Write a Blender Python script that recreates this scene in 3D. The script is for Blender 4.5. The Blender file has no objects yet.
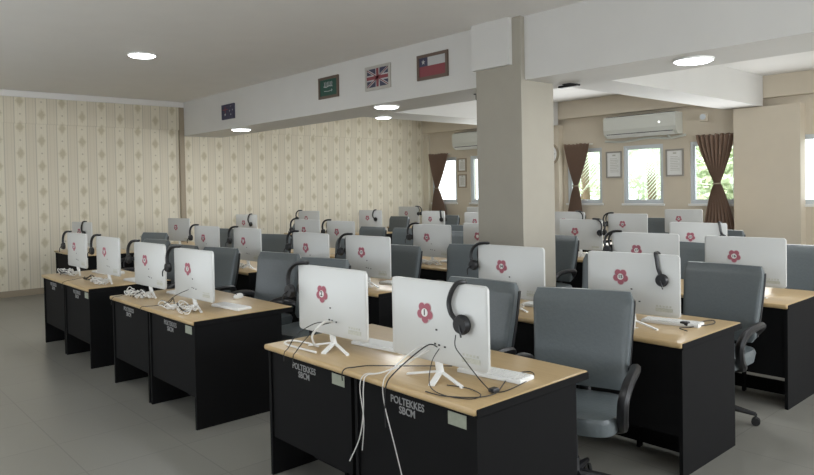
import bpy, bmesh, math, random
from mathutils import Vector, Matrix
random.seed(7)
sc = bpy.context.scene
col = sc.collection

# ------------------------------------------------------------------ camera
cam_d = bpy.data.cameras.new('camera'); cam = bpy.data.objects.new('camera', cam_d); col.objects.link(cam)
R = Vector((0.66803477, 0.74387526, -0.01947163)); U = Vector((-0.00387611, 0.02964516, 0.99955297)); F = Vector((-0.74411997, 0.66766066, -0.02268733))
m = Matrix.Identity(4)
for i in range(3):
    m[i][0] = R[i]; m[i][1] = U[i]; m[i][2] = -F[i]
m[2][3] = 1.63
cam.matrix_world = m
cam_d.sensor_width = 36; cam_d.lens = 675.6/814*36
cam_d.shift_y = -(237.5-203.0)/814
cam_d.clip_start = 0.05; cam_d.clip_end = 200
sc.camera = cam

# ------------------------------------------------------------------ world, sun, exposure
w = bpy.data.worlds.new('world'); sc.world = w; w.use_nodes = True
wn = w.node_tree.nodes; wl = w.node_tree.links
wn['Background'].inputs['Color'].default_value = (0.86, 0.93, 1.0, 1)
wn['Background'].inputs['Strength'].default_value = 3.4
sd = bpy.data.lights.new('sun', 'SUN'); sd.energy = 6; sd.angle = 0.2; sd.color = (1, .97, .9)
so = bpy.data.objects.new('sun', sd); col.objects.link(so)
so.rotation_euler = Vector((0.25, 0.75, -0.62)).to_track_quat('-Z', 'Y').to_euler()
sc.view_settings.view_transform = 'Standard'; sc.view_settings.look = 'None'
sc.view_settings.exposure = 0.11; sc.view_settings.gamma = 1.0; sc.view_settings.use_curve_mapping = False

def area(name, loc, direction, sx, sy, power, color=(1, 1, 1)):
    d = bpy.data.lights.new(name, 'AREA'); d.shape = 'RECTANGLE'; d.size = sx; d.size_y = sy; d.energy = power; d.color = color
    o = bpy.data.objects.new(name, d); col.objects.link(o); o.location = loc
    o.rotation_euler = Vector(direction).to_track_quat('-Z', 'Y').to_euler()
    return o
# daylight through side and far windows; the back one is an added fill
area('daylight_side', (2.35, 6.6, 1.75), (-1, -.12, .06), 7.0, 1.5, 190, (.97, .99, 1))
area('added_fill_back', (-5.0, -2.3, 1.75), (0, 1, .12), 12.0, 1.5, 9, (1, .99, .97))
area('daylight_far', (-7.0, 11.45, 1.8), (0, -1, .0), 7.5, 1.0, 125, (.95, .98, 1))

# ------------------------------------------------------------------ materials
def new_mat(name):
    mt = bpy.data.materials.new(name); mt.use_nodes = True
    return mt, mt.node_tree.nodes, mt.node_tree.links, mt.node_tree.nodes['Principled BSDF']
def plain(name, c, rough=.5, metal=0, noise=0.0, scale=20, spec=.5, bump=0):
    mt, n, l, b = new_mat(name)
    b.inputs['Base Color'].default_value = (*c, 1); b.inputs['Roughness'].default_value = rough
    b.inputs['Metallic'].default_value = metal; b.inputs['Specular IOR Level'].default_value = spec
    if noise or bump:
        tc = n.new('ShaderNodeTexCoord'); nz = n.new('ShaderNodeTexNoise'); nz.inputs['Scale'].default_value = scale; nz.inputs['Detail'].default_value = 4
        l.new(tc.outputs['Object'], nz.inputs['Vector'])
        if noise:
            mx = n.new('ShaderNodeMix'); mx.data_type = 'RGBA'
            mx.inputs['A'].default_value = (*[x*(1-noise) for x in c], 1); mx.inputs['B'].default_value = (*[min(1, x*(1+noise)) for x in c], 1)
            l.new(nz.outputs['Fac'], mx.inputs['Factor']); l.new(mx.outputs['Result'], b.inputs['Base Color'])
        if bump:
            bp = n.new('ShaderNodeBump'); bp.inputs['Strength'].default_value = bump; bp.inputs['Distance'].default_value = .01
            l.new(nz.outputs['Fac'], bp.inputs['Height']); l.new(bp.outputs['Normal'], b.inputs['Normal'])
    return mt
def emit(name, c, s):
    mt, n, l, b = new_mat(name)
    b.inputs['Base Color'].default_value = (.9, .9, .9, 1)
    b.inputs['Emission Color'].default_value = (*c, 1); b.inputs['Emission Strength'].default_value = s
    return mt

M = {}
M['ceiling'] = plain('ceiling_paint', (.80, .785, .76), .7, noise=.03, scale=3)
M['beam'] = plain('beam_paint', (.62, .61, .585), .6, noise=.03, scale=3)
M['beige'] = plain('beige_wall_paint', (.62, .55, .44), .6, noise=.04, scale=4)
M['column'] = plain('column_paint', (.36, .335, .28), .65, noise=.05, scale=5)
M['white'] = plain('white_trim', (.78, .78, .76), .45)
M['brown'] = plain('brown_trim', (.33, .275, .20), .6)
M['shell'] = plain('silver_casing', (.565, .57, .555), .38, metal=.1, noise=.02, scale=6)
M['screen'] = plain('black_screen', (.01, .01, .012), .08)
M['wplastic'] = plain('white_plastic', (.82, .82, .80), .4)
M['bplastic'] = plain('black_plastic', (.012, .012, .014), .4)
M['foam'] = plain('ear_foam', (.02, .02, .02), .9)
M['cableb'] = plain('black_cable', (.015, .015, .015), .5)
M['cablew'] = plain('white_cable', (.72, .71, .68), .5)
M['vinyl'] = plain('grey_vinyl', (.105, .123, .130), .32, noise=.10, scale=60, bump=.15)
M['vinyl_dark'] = plain('dark_grey_vinyl', (.075, .085, .09), .5, noise=.1, scale=60, bump=.15)
M['desk_black'] = plain('black_laminate', (.0045, .0045, .005), .75, noise=.15, scale=12, spec=.15)
M['stencil'] = plain('stencil_paint', (.25, .25, .25), .8, noise=.25, scale=80)
M['tag'] = plain('paper_tag_green_grey', (.28, .30, .24), .8, noise=.15, scale=60)
M['red'] = plain('sticker_red', (.38, .12, .155), .8)
M['pink'] = plain('sticker_pink', (.55, .36, .38), .7)
M['paper'] = plain('white_paper', (.78, .78, .76), .7)
M['ink'] = plain('black_ink', (.03, .03, .03), .7)
M['label'] = plain('grey_label', (.48, .48, .42), .6, noise=.3, scale=120)
M['ac'] = plain('ac_plastic', (.62, .63, .58), .4)
M['dark'] = plain('dark_slot', (.03, .03, .03), .7)
M['frame_grey'] = plain('grey_aluminium', (.62, .66, .69), .35, metal=.3)
M['trunk'] = plain('bark', (.20, .15, .10), .9, noise=.3, scale=10)
M['leaf'] = plain('leaf_green', (.66, .80, .55), .5, noise=.35, scale=2)
M['leafp'] = plain('palm_green', (.66, .82, .62), .5, noise=.3, scale=2)
M['ground'] = plain('outdoor_ground', (.4, .42, .3), .9, noise=.2, scale=1)
M['outwall'] = plain('pale_render', (.7, .74, .74), .8, noise=.05, scale=1)
M['lamp'] = emit('lamp_diffuser', (.93, .97, 1.0), 9.0)
M['ledw'] = emit('display_light', (1, 1, 1), 3.0)
M['notice_frame'] = plain('grey_brown_frame', (.30, .28, .25), .5)
M['glass'], _n, _l, _b = new_mat('window_glass')
_n.remove(_b); _t = _n.new('ShaderNodeBsdfTransparent'); _g = _n.new('ShaderNodeBsdfGlossy'); _g.inputs['Roughness'].default_value = .03
_f = _n.new('ShaderNodeMixShader'); _f.inputs[0].default_value = .06
_l.new(_t.outputs[0], _f.inputs[1]); _l.new(_g.outputs[0], _f.inputs[2]); _l.new(_f.outputs[0], _n['Material Output'].inputs[0])

def math_node(n, l, op, a, b=None, c=None):
    x = n.new('ShaderNodeMath'); x.operation = op
    for i, v in enumerate((a, b, c)):
        if v is None: continue
        if isinstance(v, (int, float)): x.inputs[i].default_value = v
        else: l.new(v, x.inputs[i])
    return x.outputs[0]
def ramp2(n, l, fac, a, b):
    mx = n.new('ShaderNodeMix'); mx.data_type = 'RGBA'
    for k, v in (('A', a), ('B', b)):
        if isinstance(v, tuple): mx.inputs[k].default_value = (*v, 1)
        else: l.new(v, mx.inputs[k])
    l.new(fac, mx.inputs['Factor']); return mx.outputs['Result']
def wallpaper():
    mt, n, l, b = new_mat('striped_wallpaper')
    b.inputs['Roughness'].default_value = .55
    tc = n.new('ShaderNodeTexCoord'); sp = n.new('ShaderNodeSeparateXYZ'); l.new(tc.outputs['Object'], sp.inputs[0])
    y, z = sp.outputs['Y'], sp.outputs['Z']
    P = 0.314
    t = math_node(n, l, 'DIVIDE', y, P)
    fr = math_node(n, l, 'FRACT', t); cell = math_node(n, l, 'FLOOR', t)
    d = math_node(n, l, 'ABSOLUTE', math_node(n, l, 'SUBTRACT', fr, .5))           # 0 at band centre
    def below(v, th, soft=.02):
        mr = n.new('ShaderNodeMapRange'); mr.inputs['From Min'].default_value = th-soft; mr.inputs['From Max'].default_value = th+soft
        mr.inputs['To Min'].default_value = 1; mr.inputs['To Max'].default_value = 0; l.new(v, mr.inputs['Value']); return mr.outputs[0]
    band = below(d, .25)
    c = ramp2(n, l, band, (.675, .615, .49), (.72, .665, .535))
    # thin lines: at band border and two fine lines inside the plain band
    for pos, wd, k in ((.27, .018, (.44, .40, .32)), (.40, .012, (.58, .52, .41)), (.10, .006, (.60, .55, .43))):
        ln = below(math_node(n, l, 'ABSOLUTE', math_node(n, l, 'SUBTRACT', d, pos)), wd, .008)
        c = ramp2(n, l, math_node(n, l, 'MULTIPLY', ln, .75), c, k)
    par = math_node(n, l, 'MODULO', cell, 2.0); par = math_node(n, l, 'ABSOLUTE', par)
    zz = math_node(n, l, 'FRACT', math_node(n, l, 'ADD', math_node(n, l, 'DIVIDE', z, .42), math_node(n, l, 'MULTIPLY', par, .5)))
    dz = math_node(n, l, 'ABSOLUTE', math_node(n, l, 'SUBTRACT', zz, .5))
    dm = math_node(n, l, 'ADD', math_node(n, l, 'DIVIDE', d, .19), math_node(n, l, 'DIVIDE', dz, .24))
    wv = n.new('ShaderNodeTexNoise'); wv.inputs['Scale'].default_value = 45; l.new(tc.outputs['Object'], wv.inputs['Vector'])
    dm = math_node(n, l, 'ADD', dm, math_node(n, l, 'MULTIPLY', math_node(n, l, 'SUBTRACT', wv.outputs['Fac'], .5), .9))
    c = ramp2(n, l, math_node(n, l, 'MULTIPLY', below(dm, .95, .35), .62), c, (.43, .365, .22))
    dz2 = math_node(n, l, 'SUBTRACT', .5, dz)
    dot = math_node(n, l, 'ADD', math_node(n, l, 'DIVIDE', d, .055), math_node(n, l, 'DIVIDE', dz2, .045))
    c = ramp2(n, l, math_node(n, l, 'MULTIPLY', below(dot, .9, .3), .65), c, (.33, .28, .2))
    l.new(c, b.inputs['Base Color'])
    return mt
M['paper_wall'] = wallpaper()
def wood():
    mt, n, l, b = new_mat('oak_laminate')
    tc = n.new('ShaderNodeTexCoord'); mp = n.new('ShaderNodeMapping'); mp.inputs['Scale'].default_value = (1.5, 26, 10)
    l.new(tc.outputs['Object'], mp.inputs[0]); nz = n.new('ShaderNodeTexNoise'); nz.inputs['Scale'].default_value = 2.2; nz.inputs['Detail'].default_value = 5
    l.new(mp.outputs[0], nz.inputs['Vector'])
    c = ramp2(n, l, nz.outputs['Fac'], (.40, .27, .125), (.54, .395, .21))
    l.new(c, b.inputs['Base Color']); b.inputs['Roughness'].default_value = .28
    return mt
M['wood'] = wood()
def floor_mat():
    mt, n, l, b = new_mat('floor_tiles')
    tc = n.new('ShaderNodeTexCoord'); br = n.new('ShaderNodeTexBrick'); br.offset = 0
    br.inputs['Scale'].default_value = 1; br.inputs['Brick Width'].default_value = .6; br.inputs['Row Height'].default_value = .6; br.inputs['Mortar Size'].default_value = .004
    br.inputs['Color1'].default_value = (.22, .215, .19, 1); br.inputs['Color2'].default_value = (.205, .20, .178, 1); br.inputs['Mortar'].default_value = (.16, .155, .14, 1)
    l.new(tc.outputs['Object'], br.inputs['Vector']); l.new(br.outputs['Color'], b.inputs['Base Color'])
    b.inputs['Roughness'].default_value = .3
    return mt
M['floor'] = floor_mat()
def curtain_mat():
    mt, n, l, b = new_mat('brown_curtain')
    b.inputs['Base Color'].default_value = (.20, .125, .085, 1); b.inputs['Roughness'].default_value = .7
    b.inputs['Sheen Weight'].default_value = .3
    return mt
M['curtain'] = curtain_mat()

# ------------------------------------------------------------------ mesh helpers
def finish(name, bm, mat, parent=None, smooth=False):
    bmesh.ops.recalc_face_normals(bm, faces=bm.faces)
    me = bpy.data.meshes.new(name); bm.to_mesh(me); bm.free()
    if isinstance(mat, (list, tuple)):
        for x in mat: me.materials.append(x)
    else: me.materials.append(mat)
    if smooth:
        for p in me.polygons: p.use_smooth = True
        try: me.set_sharp_from_angle(angle=math.radians(40))
        except Exception: pass
    o = bpy.data.objects.new(name, me); col.objects.link(o)
    if parent: o.parent = parent
    return o
def box(bm, x0, x1, y0, y1, z0, z1, bev=0, seg=2, mat=0, mtx=None):
    r = bmesh.ops.create_cube(bm, size=1)
    vs = r['verts']
    bmesh.ops.scale(bm, verts=vs, vec=(abs(x1-x0), abs(y1-y0), abs(z1-z0)))
    bmesh.ops.translate(bm, verts=vs, vec=((x0+x1)/2, (y0+y1)/2, (z0+z1)/2))
    if bev:
        es = list({e for v in vs for e in v.link_edges})
        r2 = bmesh.ops.bevel(bm, geom=es, offset=bev, segments=seg, affect='EDGES', profile=.5)
        vs = list({v for f in r2['faces'] for v in f.verts} | {v for v in vs if v.is_valid})
    fs = {f for v in vs for f in v.link_faces}
    for f in fs: f.material_index = mat
    if mtx is not None: bmesh.ops.transform(bm, matrix=mtx, verts=vs)
    return vs
def prism(bm, pts, y0, y1, mat=0, mtx=None):
    """outline in xz, extruded along y"""
    a = [bm.verts.new((x, y0, z)) for x, z in pts]; b = [bm.verts.new((x, y1, z)) for x, z in pts]
    fs = [bm.faces.new(a), bm.faces.new(b[::-1])]
    for i in range(len(pts)):
        j = (i+1) % len(pts); fs.append(bm.faces.new((a[i], b[i], b[j], a[j])))
    for f in fs: f.material_index = mat
    if mtx is not None: bmesh.ops.transform(bm, matrix=mtx, verts=a+b)
def smooth_path(pts, sub=5):
    P = [Vector(p) for p in pts]; out = []
    for i in range(len(P)-1):
        p0 = P[max(i-1, 0)]; p1 = P[i]; p2 = P[i+1]; p3 = P[min(i+2, len(P)-1)]
        for k in range(sub):
            t = k/sub
            out.append(.5*((2*p1)+(-p0+p2)*t+(2*p0-5*p1+4*p2-p3)*t*t+(-p0+3*p1-3*p2+p3)*t**3))
    out.append(P[-1]); return out
def tube(bm, pts, r, n=8, smooth=True, sub=5, flat=None):
    P = smooth_path(pts, sub) if smooth and len(pts) > 2 else [Vector(p) for p in pts]
    rings = []; up = Vector((0, 0, 1)); last = None
    for i, p in enumerate(P):
        t = (P[min(i+1, len(P)-1)]-P[max(i-1, 0)]).normalized()
        if last is None:
            a = t.cross(up)
            if a.length < .1: a = t.cross(Vector((1, 0, 0)))
        else: a = last-t*last.dot(t)
        a.normalize(); last = a; b = t.cross(a)
        rr = r[min(i, len(r)-1)] if isinstance(r, (list, tuple)) else r
        fl = flat or 1
        rings.append([bm.verts.new(p+a*math.cos(2*math.pi*k/n)*rr*fl+b*math.sin(2*math.pi*k/n)*rr) for k in range(n)])
    for i in range(len(rings)-1):
        for k in range(n):
            bm.faces.new((rings[i][k], rings[i][(k+1) % n], rings[i+1][(k+1) % n], rings[i+1][k]))
    bm.faces.new(rings[0][::-1]); bm.faces.new(rings[-1])
def cyl(bm, c, r1, r2, h, axis='Z', n=24, mat=0):
    mt = Matrix.Translation(c)
    if axis == 'Y': mt = mt @ Matrix.Rotation(math.pi/2, 4, 'X')
    if axis == 'X': mt = mt @ Matrix.Rotation(math.pi/2, 4, 'Y')
    r = bmesh.ops.create_cone(bm, cap_ends=True, segments=n, radius1=r1, radius2=r2, depth=h, matrix=mt)
    for f in {f for v in r['verts'] for f in v.link_faces}: f.material_index = mat
    return r['verts']
def loft(bm, secs, n=20, pw=4):
    """secs: (z, halfwidth x, halfdepth y, cx, cy) superellipse sections"""
    rings = []
    for z, hx, hy, cx, cy in secs:
        ring = []
        for k in range(n):
            a = 2*math.pi*k/n; c, s = math.cos(a), math.sin(a)
            ring.append(bm.verts.new((cx+hx*math.copysign(abs(c)**(2/pw), c), cy+hy*math.copysign(abs(s)**(2/pw), s), z)))
        rings.append(ring)
    for i in range(len(rings)-1):
        for k in range(n): bm.faces.new((rings[i][k], rings[i][(k+1) % n], rings[i+1][(k+1) % n], rings[i+1][k]))
    bm.faces.new(rings[0][::-1]); bm.faces.new(rings[-1])
def empty(name, loc, rz=0, label=None, cat=None, group=None):
    o = bpy.data.objects.new(name, None); o.empty_display_size = .1; col.objects.link(o)
    o.location = loc; o.rotation_euler = (0, 0, rz); tag(o, label, cat, group); return o
def tag(o, label=None, cat=None, group=None, kind=None):
    if label: o['label'] = label
    if cat: o['category'] = cat
    if group: o['group'] = group
    if kind: o['kind'] = kind
    return o
def copy_tree(o, parent=None):
    c = o.copy(); col.objects.link(c)
    if parent: c.parent = parent
    for ch in list(o.children): copy_tree(ch, c)
    return c
def struct(name, boxes, mat, bev=0):
    bm = bmesh.new()
    for b in boxes: box(bm, *b, bev=bev)
    o = finish(name, bm, mat); o['kind'] = 'structure'; return o
_tc = {}
def text_mesh(name, s, size, mat, parent, mtx, ex=.0006, sx=1.0, bold=.0):
    """flat lettering in the xz plane facing -y"""
    key = (s, size, ex, bold)
    if key not in _tc:
        cu = bpy.data.curves.new('lettering', 'FONT'); cu.body = s; cu.size = size; cu.extrude = ex; cu.align_x = 'CENTER'; cu.align_y = 'CENTER'; cu.offset = bold; cu.resolution_u = 3
        cu.space_line = .85
        t = bpy.data.objects.new('lettering', cu); col.objects.link(t); bpy.context.view_layer.update()
        me = bpy.data.meshes.new_from_object(t.evaluated_get(bpy.context.evaluated_depsgraph_get()))
        bpy.data.objects.remove(t); _tc[key] = me
    me = _tc[key].copy(); me.transform(mtx @ Matrix.Rotation(math.pi/2, 4, 'X') @ Matrix.Diagonal((sx, 1, 1, 1)))
    me.materials.clear(); me.materials.append(mat); me.name = name
    o = bpy.data.objects.new(name, me); col.objects.link(o); o.parent = parent; return o

# ------------------------------------------------------------------ the room
XW, YW, ZC = -12.3, 11.7, 3.31         # wallpaper wall, window wall, ceiling height
XR, YB = 2.5, -2.5
struct('floor', [(XW-.2, XR+.2, YB-.2, YW+.2, -.15, 0)], M['floor'])
struct('ceiling', [(XW-.2, XR+.2, YB-.2, YW+.2, ZC, ZC+.15)], M['ceiling'])
struct('wall_left', [(XW-.2, XW, YB-.2, YW+.2, 0, ZC)], M['paper_wall'])
struct('trim_1', [(XW, XW+.035, YB, 5.32, 2.79, ZC-.1), (XW, XW+.035, 6.2, YW, 2.79, ZC)], M['paper_wall'])
struct('trim_2', [(XW, XW+.07, YB, 5.4, ZC-.10, ZC)], M['ceiling'], bev=.01)
struct('trim_3', [(XW, XW+.06, 5.31, 5.40, 0, ZC-.1)], M['brown'])
struct('baseboard_left', [(XW, XW+.02, YB, YW, 0, .1)], M['brown'])
def holed_wall(name, along, a0, a1, p0, p1, holes, z0, z1, mat):
    """along: 'X' or 'Y'; holes: (s0, s1, zlo, zhi)"""
    bx = []; cur = a0
    for s0, s1, lo, hi in holes:
        bx += [(cur, s0, z0, z1), (s0, s1, z0, lo), (s0, s1, hi, z1)]; cur = s1
    bx.append((cur, a1, z0, z1))
    bb = [(a, b, p0, p1, c, d) if along == 'X' else (p0, p1, a, b, c, d) for a, b, c, d in bx]
    return struct(name, bb, mat)
WIN = [(-12.08, -11.24), (-10.80, -9.98), (-9.62, -8.84), (-8.10, -7.30), (-6.84, -6.04), (-5.54, -4.74), (-3.9, -3.1), (-2.6, -1.8), (-1.3, -.5)]
ZS, ZT = 1.25, 2.34
holed_wall('wall_back', 'X', XW-.2, XR+.2, YW, YW+.2, [(a, b, ZS, ZT) for a, b in WIN], 0, ZC, M['beige'])
holed_wall('wall_right', 'Y', YB, YW, XR, XR+.2, [(-.2, 9.4, 1.0, 2.5)], 0, ZC, M['beige'])
holed_wall('wall_front', 'X', XW-.2, XR+.2, YB-.2, YB, [(-11, 1, 1.0, 2.5)], 0, ZC, M['beige'])
# header beam over the windows, pilasters, column
struct('trim_4', [(XW, XR, YW-.14, YW, 2.96, ZC)], M['beige'])
struct('trim_5', [(-8.75, -8.2, YW-.16, YW, 0, 2.84)], M['beige'])
struct('trim_6', [(-4.70, -3.7, YW-.22, YW, 0, 2.82)], M['beige'])
struct('trim_7', [(XW, XW+.16, YW-.08, YW, 0, 2.96)], M['paper_wall'])
struct('baseboard_back', [(XW, XR, YW-.02, YW, 0, .1)], M['brown'])
# beams of the ceiling
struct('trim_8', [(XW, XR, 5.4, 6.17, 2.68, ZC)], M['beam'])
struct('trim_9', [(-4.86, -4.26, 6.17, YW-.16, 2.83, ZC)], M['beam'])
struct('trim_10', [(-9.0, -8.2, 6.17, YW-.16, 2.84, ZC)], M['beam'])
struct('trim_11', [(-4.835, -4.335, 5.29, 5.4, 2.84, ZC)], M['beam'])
struct('column', [(-4.825, -4.225, 5.34, 5.87, 0, ZC-.001)], M['column'], bev=.006)
struct('ground', [(-40, 25, YW+.2, 60, -.3, -.1)], M['ground'])

def window(i, x0, x1):
    bm = bmesh.new(); y0, y1 = YW+.02, YW+.10; f = .045
    box(bm, x0, x1, y0, y1, ZS, ZS+f); box(bm, x0, x1, y0, y1, ZT-f, ZT)
    box(bm, x0, x0+f, y0, y1, ZS+f, ZT-f); box(bm, x1-f, x1, y0, y1, ZS+f, ZT-f)
    # opening sash
    g = .03; a, b, c, d = x0+f, x1-f, ZS+f, ZT-f
    box(bm, a, b, y0+.02, y1-.02, c, c+g); box(bm, a, b, y0+.02, y1-.02, d-g, d)
    box(bm, a, a+g, y0+.02, y1-.02, c+g, d-g); box(bm, b-g, b, y0+.02, y1-.02, c+g, d-g)
    o = finish('window_%d' % i, bm, M['frame_grey']); o['kind'] = 'structure'
    bm = bmesh.new(); box(bm, a+g, b-g, y0+.035, y0+.041, c+g, d-g); finish('pane', bm, M['glass'], o)
    bm = bmesh.new(); box(bm, (a+b)/2-.05, (a+b)/2+.05, y0-.012, y0+.02, c+.005, c+.025, bev=.004); finish('handle', bm, M['white'], o)
    bm = bmesh.new(); box(bm, x0-.03, x1+.03, YW-.03, YW+.02, ZS-.04, ZS, bev=.006); finish('sill', bm, M['white'], o)
for i, (a, b) in enumerate(WIN): window(i+1, a, b)

# ------------------------------------------------------------------ outside: trees and a pale building
def palm(name, x, y, h, label, n=16, L=2.2, mat='leafp'):
    t = empty(name, (x, y, -.1), random.random()*6, label, 'tree')
    bm = bmesh.new(); tube(bm, [(0, 0, 0), (.05, .05, h*.5), (0, .1, h)], [.16, .13, .1], n=10); finish('trunk', bm, M['trunk'], t, True)
    bm = bmesh.new()
    for i in range(n):
        a = i*2.39996; el = .9-1.5*(i/n)
        d = Vector((math.cos(a), math.sin(a), 0)); side = Vector((-d.y, d.x, 0)); pts = []
        for k in range(31):
            s = k/30; pts.append(Vector((0, .1, h))+d*L*s*math.cos(el*(1-s*.5))+Vector((0, 0, L*(s*math.sin(el)-.75*s*s))))
        for k in range(1, 31):
            s = k/30; p = pts[k]; tng = (pts[k]-pts[k-1]).normalized(); ll = .6*math.sin(math.pi*min(1, s*.85+.12))
            for sg in (-1, 1):
                tip = p+side*sg*ll*.8+tng*ll*.55+Vector((0, 0, -ll*.35))
                v = [bm.verts.new(q) for q in (p-tng*.022, p+tng*.022, tip)]
                bm.faces.new(v)
        for k in range(30):
            v = [bm.verts.new(q) for q in (pts[k]-side*.02, pts[k]+side*.02, pts[k+1]+side*.015, pts[k+1]-side*.015)]; bm.faces.new(v)
    finish('fronds', bm, M[mat], t)
def leafy(name, x, y, h, rad, label, n=1500, mat='leaf'):
    t = empty(name, (x, y, -.1), 0, label, 'tree')
    bm = bmesh.new(); tube(bm, [(0, 0, 0), (.1, 0, h*.4), (0, .1, h*.8)], [.18, .14, .06], n=8); finish('trunk', bm, M['trunk'], t, True)
    bm = bmesh.new()
    for i in range(n):
        u = Vector((random.gauss(0, 1), random.gauss(0, 1), random.gauss(0, 1))).normalized()*random.random()**.4
        c = Vector((u.x*rad, u.y*rad, h*.62+u.z*h*.42)); a = Vector((random.gauss(0, 1), random.gauss(0, 1), random.gauss(0, .5))).normalized()
        b = a.cross(Vector((random.gauss(0, 1), random.gauss(0, 1), random.gauss(0, 1)))).normalized(); s = .10+random.random()*.1
        v = [bm.verts.new(q) for q in (c-a*s, c+b*s*.4, c+a*s, c-b*s*.4)]; bm.faces.new(v)
    finish('foliage', bm, M[mat], t)
palm('palm_tree', -10.3, 15.8, 2.9, 'pale palm with drooping fronds seen through the window right of the column', L=1.9)
palm('palm_tree', -8.05, 15.0, 2.6, 'palm with wide fronds seen through the middle window under the wall air conditioner', L=1.6)
leafy('broadleaf_tree', -6.1, 15.3, 3.4, 1.1, 'bright green leafy tree seen through the rightmost window behind the brown curtain')
leafy('broadleaf_tree', -9.6, 19.6, 4.0, 2.0, 'leafy tree farther back behind the palms outside the middle windows', 2600)
leafy('broadleaf_tree', -13.6, 20.4, 4.2, 1.9, 'leafy tree outside, leftmost of those seen right of the column', 2200)

# ------------------------------------------------------------------ ceiling lamps
def lamp(x, y, z, label, power=15, r=.155):
    t = empty('ceiling_lamp', (x, y, z), 0, label, 'lamp', 'round ceiling lamps')
    bm = bmesh.new(); cyl(bm, (0, 0, -.008), r+.012, r+.012, .016, n=40); finish('lamp_housing', bm, M['white'], t, True)
    bm = bmesh.new(); cyl(bm, (0, 0, -.022), r-.02, r, .012, n=40); finish('lamp_diffuser', bm, M['lamp'], t, True)
    d = bpy.data.lights.new('lamp_light', 'AREA'); d.shape = 'DISK'; d.size = r*2; d.energy = power; d.color = (.95, .98, 1)
    o = bpy.data.objects.new('lamp_light', d); col.objects.link(o); o.parent = t; o.location = (0, 0, -.035)
lamp(-10.42, 5.60, 2.68, 'round white lamp under the big beam near the small dark blue flag')
lamp(-6.62, 5.62, 2.68, 'round white lamp under the big beam below the red, white and blue cross flag')
lamp(-2.67, 5.72, 2.68, 'round white lamp under the beam right of the column')
lamp(-8.83, 7.42, 2.84, 'small round white lamp just below the brighter lamp near the middle of the photo', 12, r=.13)
lamp(-8.27, 3.14, ZC, 'round white lamp on the near ceiling at the upper left, over the left desks')
lamp(-3.6, 1.2, ZC, 'added unseen round white lamp on the ceiling above the front row, nearest the camera')  # extra lamp above the view, added for its light

# ------------------------------------------------------------------ flags on the beam
def flag_base(x, label, w=.46, h=.29, z=2.87, fr='brown', tilt=0):
    t = empty('framed_flag', (x, 5.4, z), 0, label, 'flag'); t.rotation_euler = (0, tilt, 0)
    f = .035; bm = bmesh.new()
    box(bm, 0, w, -.022, 0, 0, f); box(bm, 0, w, -.022, 0, h-f, h); box(bm, 0, f, -.022, 0, f, h-f); box(bm, w-f, w, -.022, 0, f, h-f)
    finish('frame', bm, M[fr] if fr in M else fr, t)
    return t, f, w-f, f, h-f
def strip(bm, x0, z0, x1, z1, wd, y0, y1):
    d = Vector((x1-x0, 0, z1-z0)).normalized(); n = Vector((-d.z, 0, d.x))*wd/2
    prism(bm, [(x0-n.x, z0-n.z), (x1-n.x, z1-n.z), (x1+n.x, z1+n.z), (x0+n.x, z0+n.z)], y0, y1)
FR_D = plain('flag_frame_brown', (.12, .08, .06), .5); FR_L = plain('flag_frame_grey', (.42, .40, .36), .5)
NAVY = plain('flag_navy', (.045, .045, .085), .6); GREEN = plain('flag_green', (.012, .07, .05), .6); FRED = plain('flag_red', (.22, .045, .055), .6); FWH = plain('flag_white', (.45, .45, .45), .6)
def star(bm, cx, cz, r, y0, y1, n=5):
    prism(bm, [(cx+(r if k % 2 == 0 else r*.42)*math.sin(math.pi*k/n), cz+(r if k % 2 == 0 else r*.42)*math.cos(math.pi*k/n)) for k in range(2*n)], y0, y1)
def cloth(t, a, b, c, d, mat, name='flag_field'):
    bm = bmesh.new(); box(bm, a, b, -.012, -.002, c, d); return finish(name, bm, mat, t)
t, a, b, c, d = flag_base(-10.68, 'small dark navy flag with corner cross and stars, leftmost on the beam', w=.44, h=.25, z=2.84, fr=NAVY)
cloth(t, a, b, c, d, NAVY)
bm = bmesh.new(); strip(bm, a, d-.05, a+.17, d-.05, .014, -.016, -.012); strip(bm, a+.085, d-.11, a+.085, d, .014, -.016, -.012); finish('cross', bm, FRED, t)
bm = bmesh.new(); star(bm, a+.08, c+.05, .03, -.016, -.012)
for q in ((.28, .18), (.34, .11), (.28, .04), (.24, .10)): star(bm, a+q[0], c+q[1], .015, -.016, -.012)
finish('stars', bm, FWH, t)
t, a, b, c, d = flag_base(-7.79, 'green flag with white script over a sword in a brown frame', z=2.87, fr=FR_D)
cloth(t, a, b, c, d, GREEN)
bm = bmesh.new()
for k in range(6):
    x = a+.10+k*.034; tube(bm, [(x, -.014, c+.12), (x+.012, -.014, c+.165), (x+.004, -.014, c+.185)], .005, n=5)
tube(bm, [(a+.09, -.014, c+.125), (a+.15, -.014, c+.115), (a+.21, -.014, c+.13), (a+.29, -.014, c+.12)], .006, n=5)
finish('script', bm, FWH, t)
bm = bmesh.new(); tube(bm, [(a+.10, -.014, c+.065), (a+.2, -.014, c+.058), (a+.29, -.014, c+.068)], .005, n=5); strip(bm, a+.27, c+.05, a+.27, c+.085, .008, -.016, -.012); finish('sword', bm, FWH, t)
t, a, b, c, d = flag_base(-6.75, 'flag with red and white crosses on blue in a pale frame', z=2.86, fr=FR_L, w=.49, h=.30)
cloth(t, a, b, c, d, NAVY); mx_, mz_ = (a+b)/2, (c+d)/2
bm = bmesh.new(); strip(bm, a+.01, c+.01, b-.01, d-.01, .03, -.015, -.012); strip(bm, a+.01, d-.01, b-.01, c+.01, .03, -.015, -.012); strip(bm, a, mz_, b, mz_, .075, -.016, -.012); strip(bm, mx_, c, mx_, d, .075, -.016, -.012); finish('white_cross', bm, FWH, t)
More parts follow.
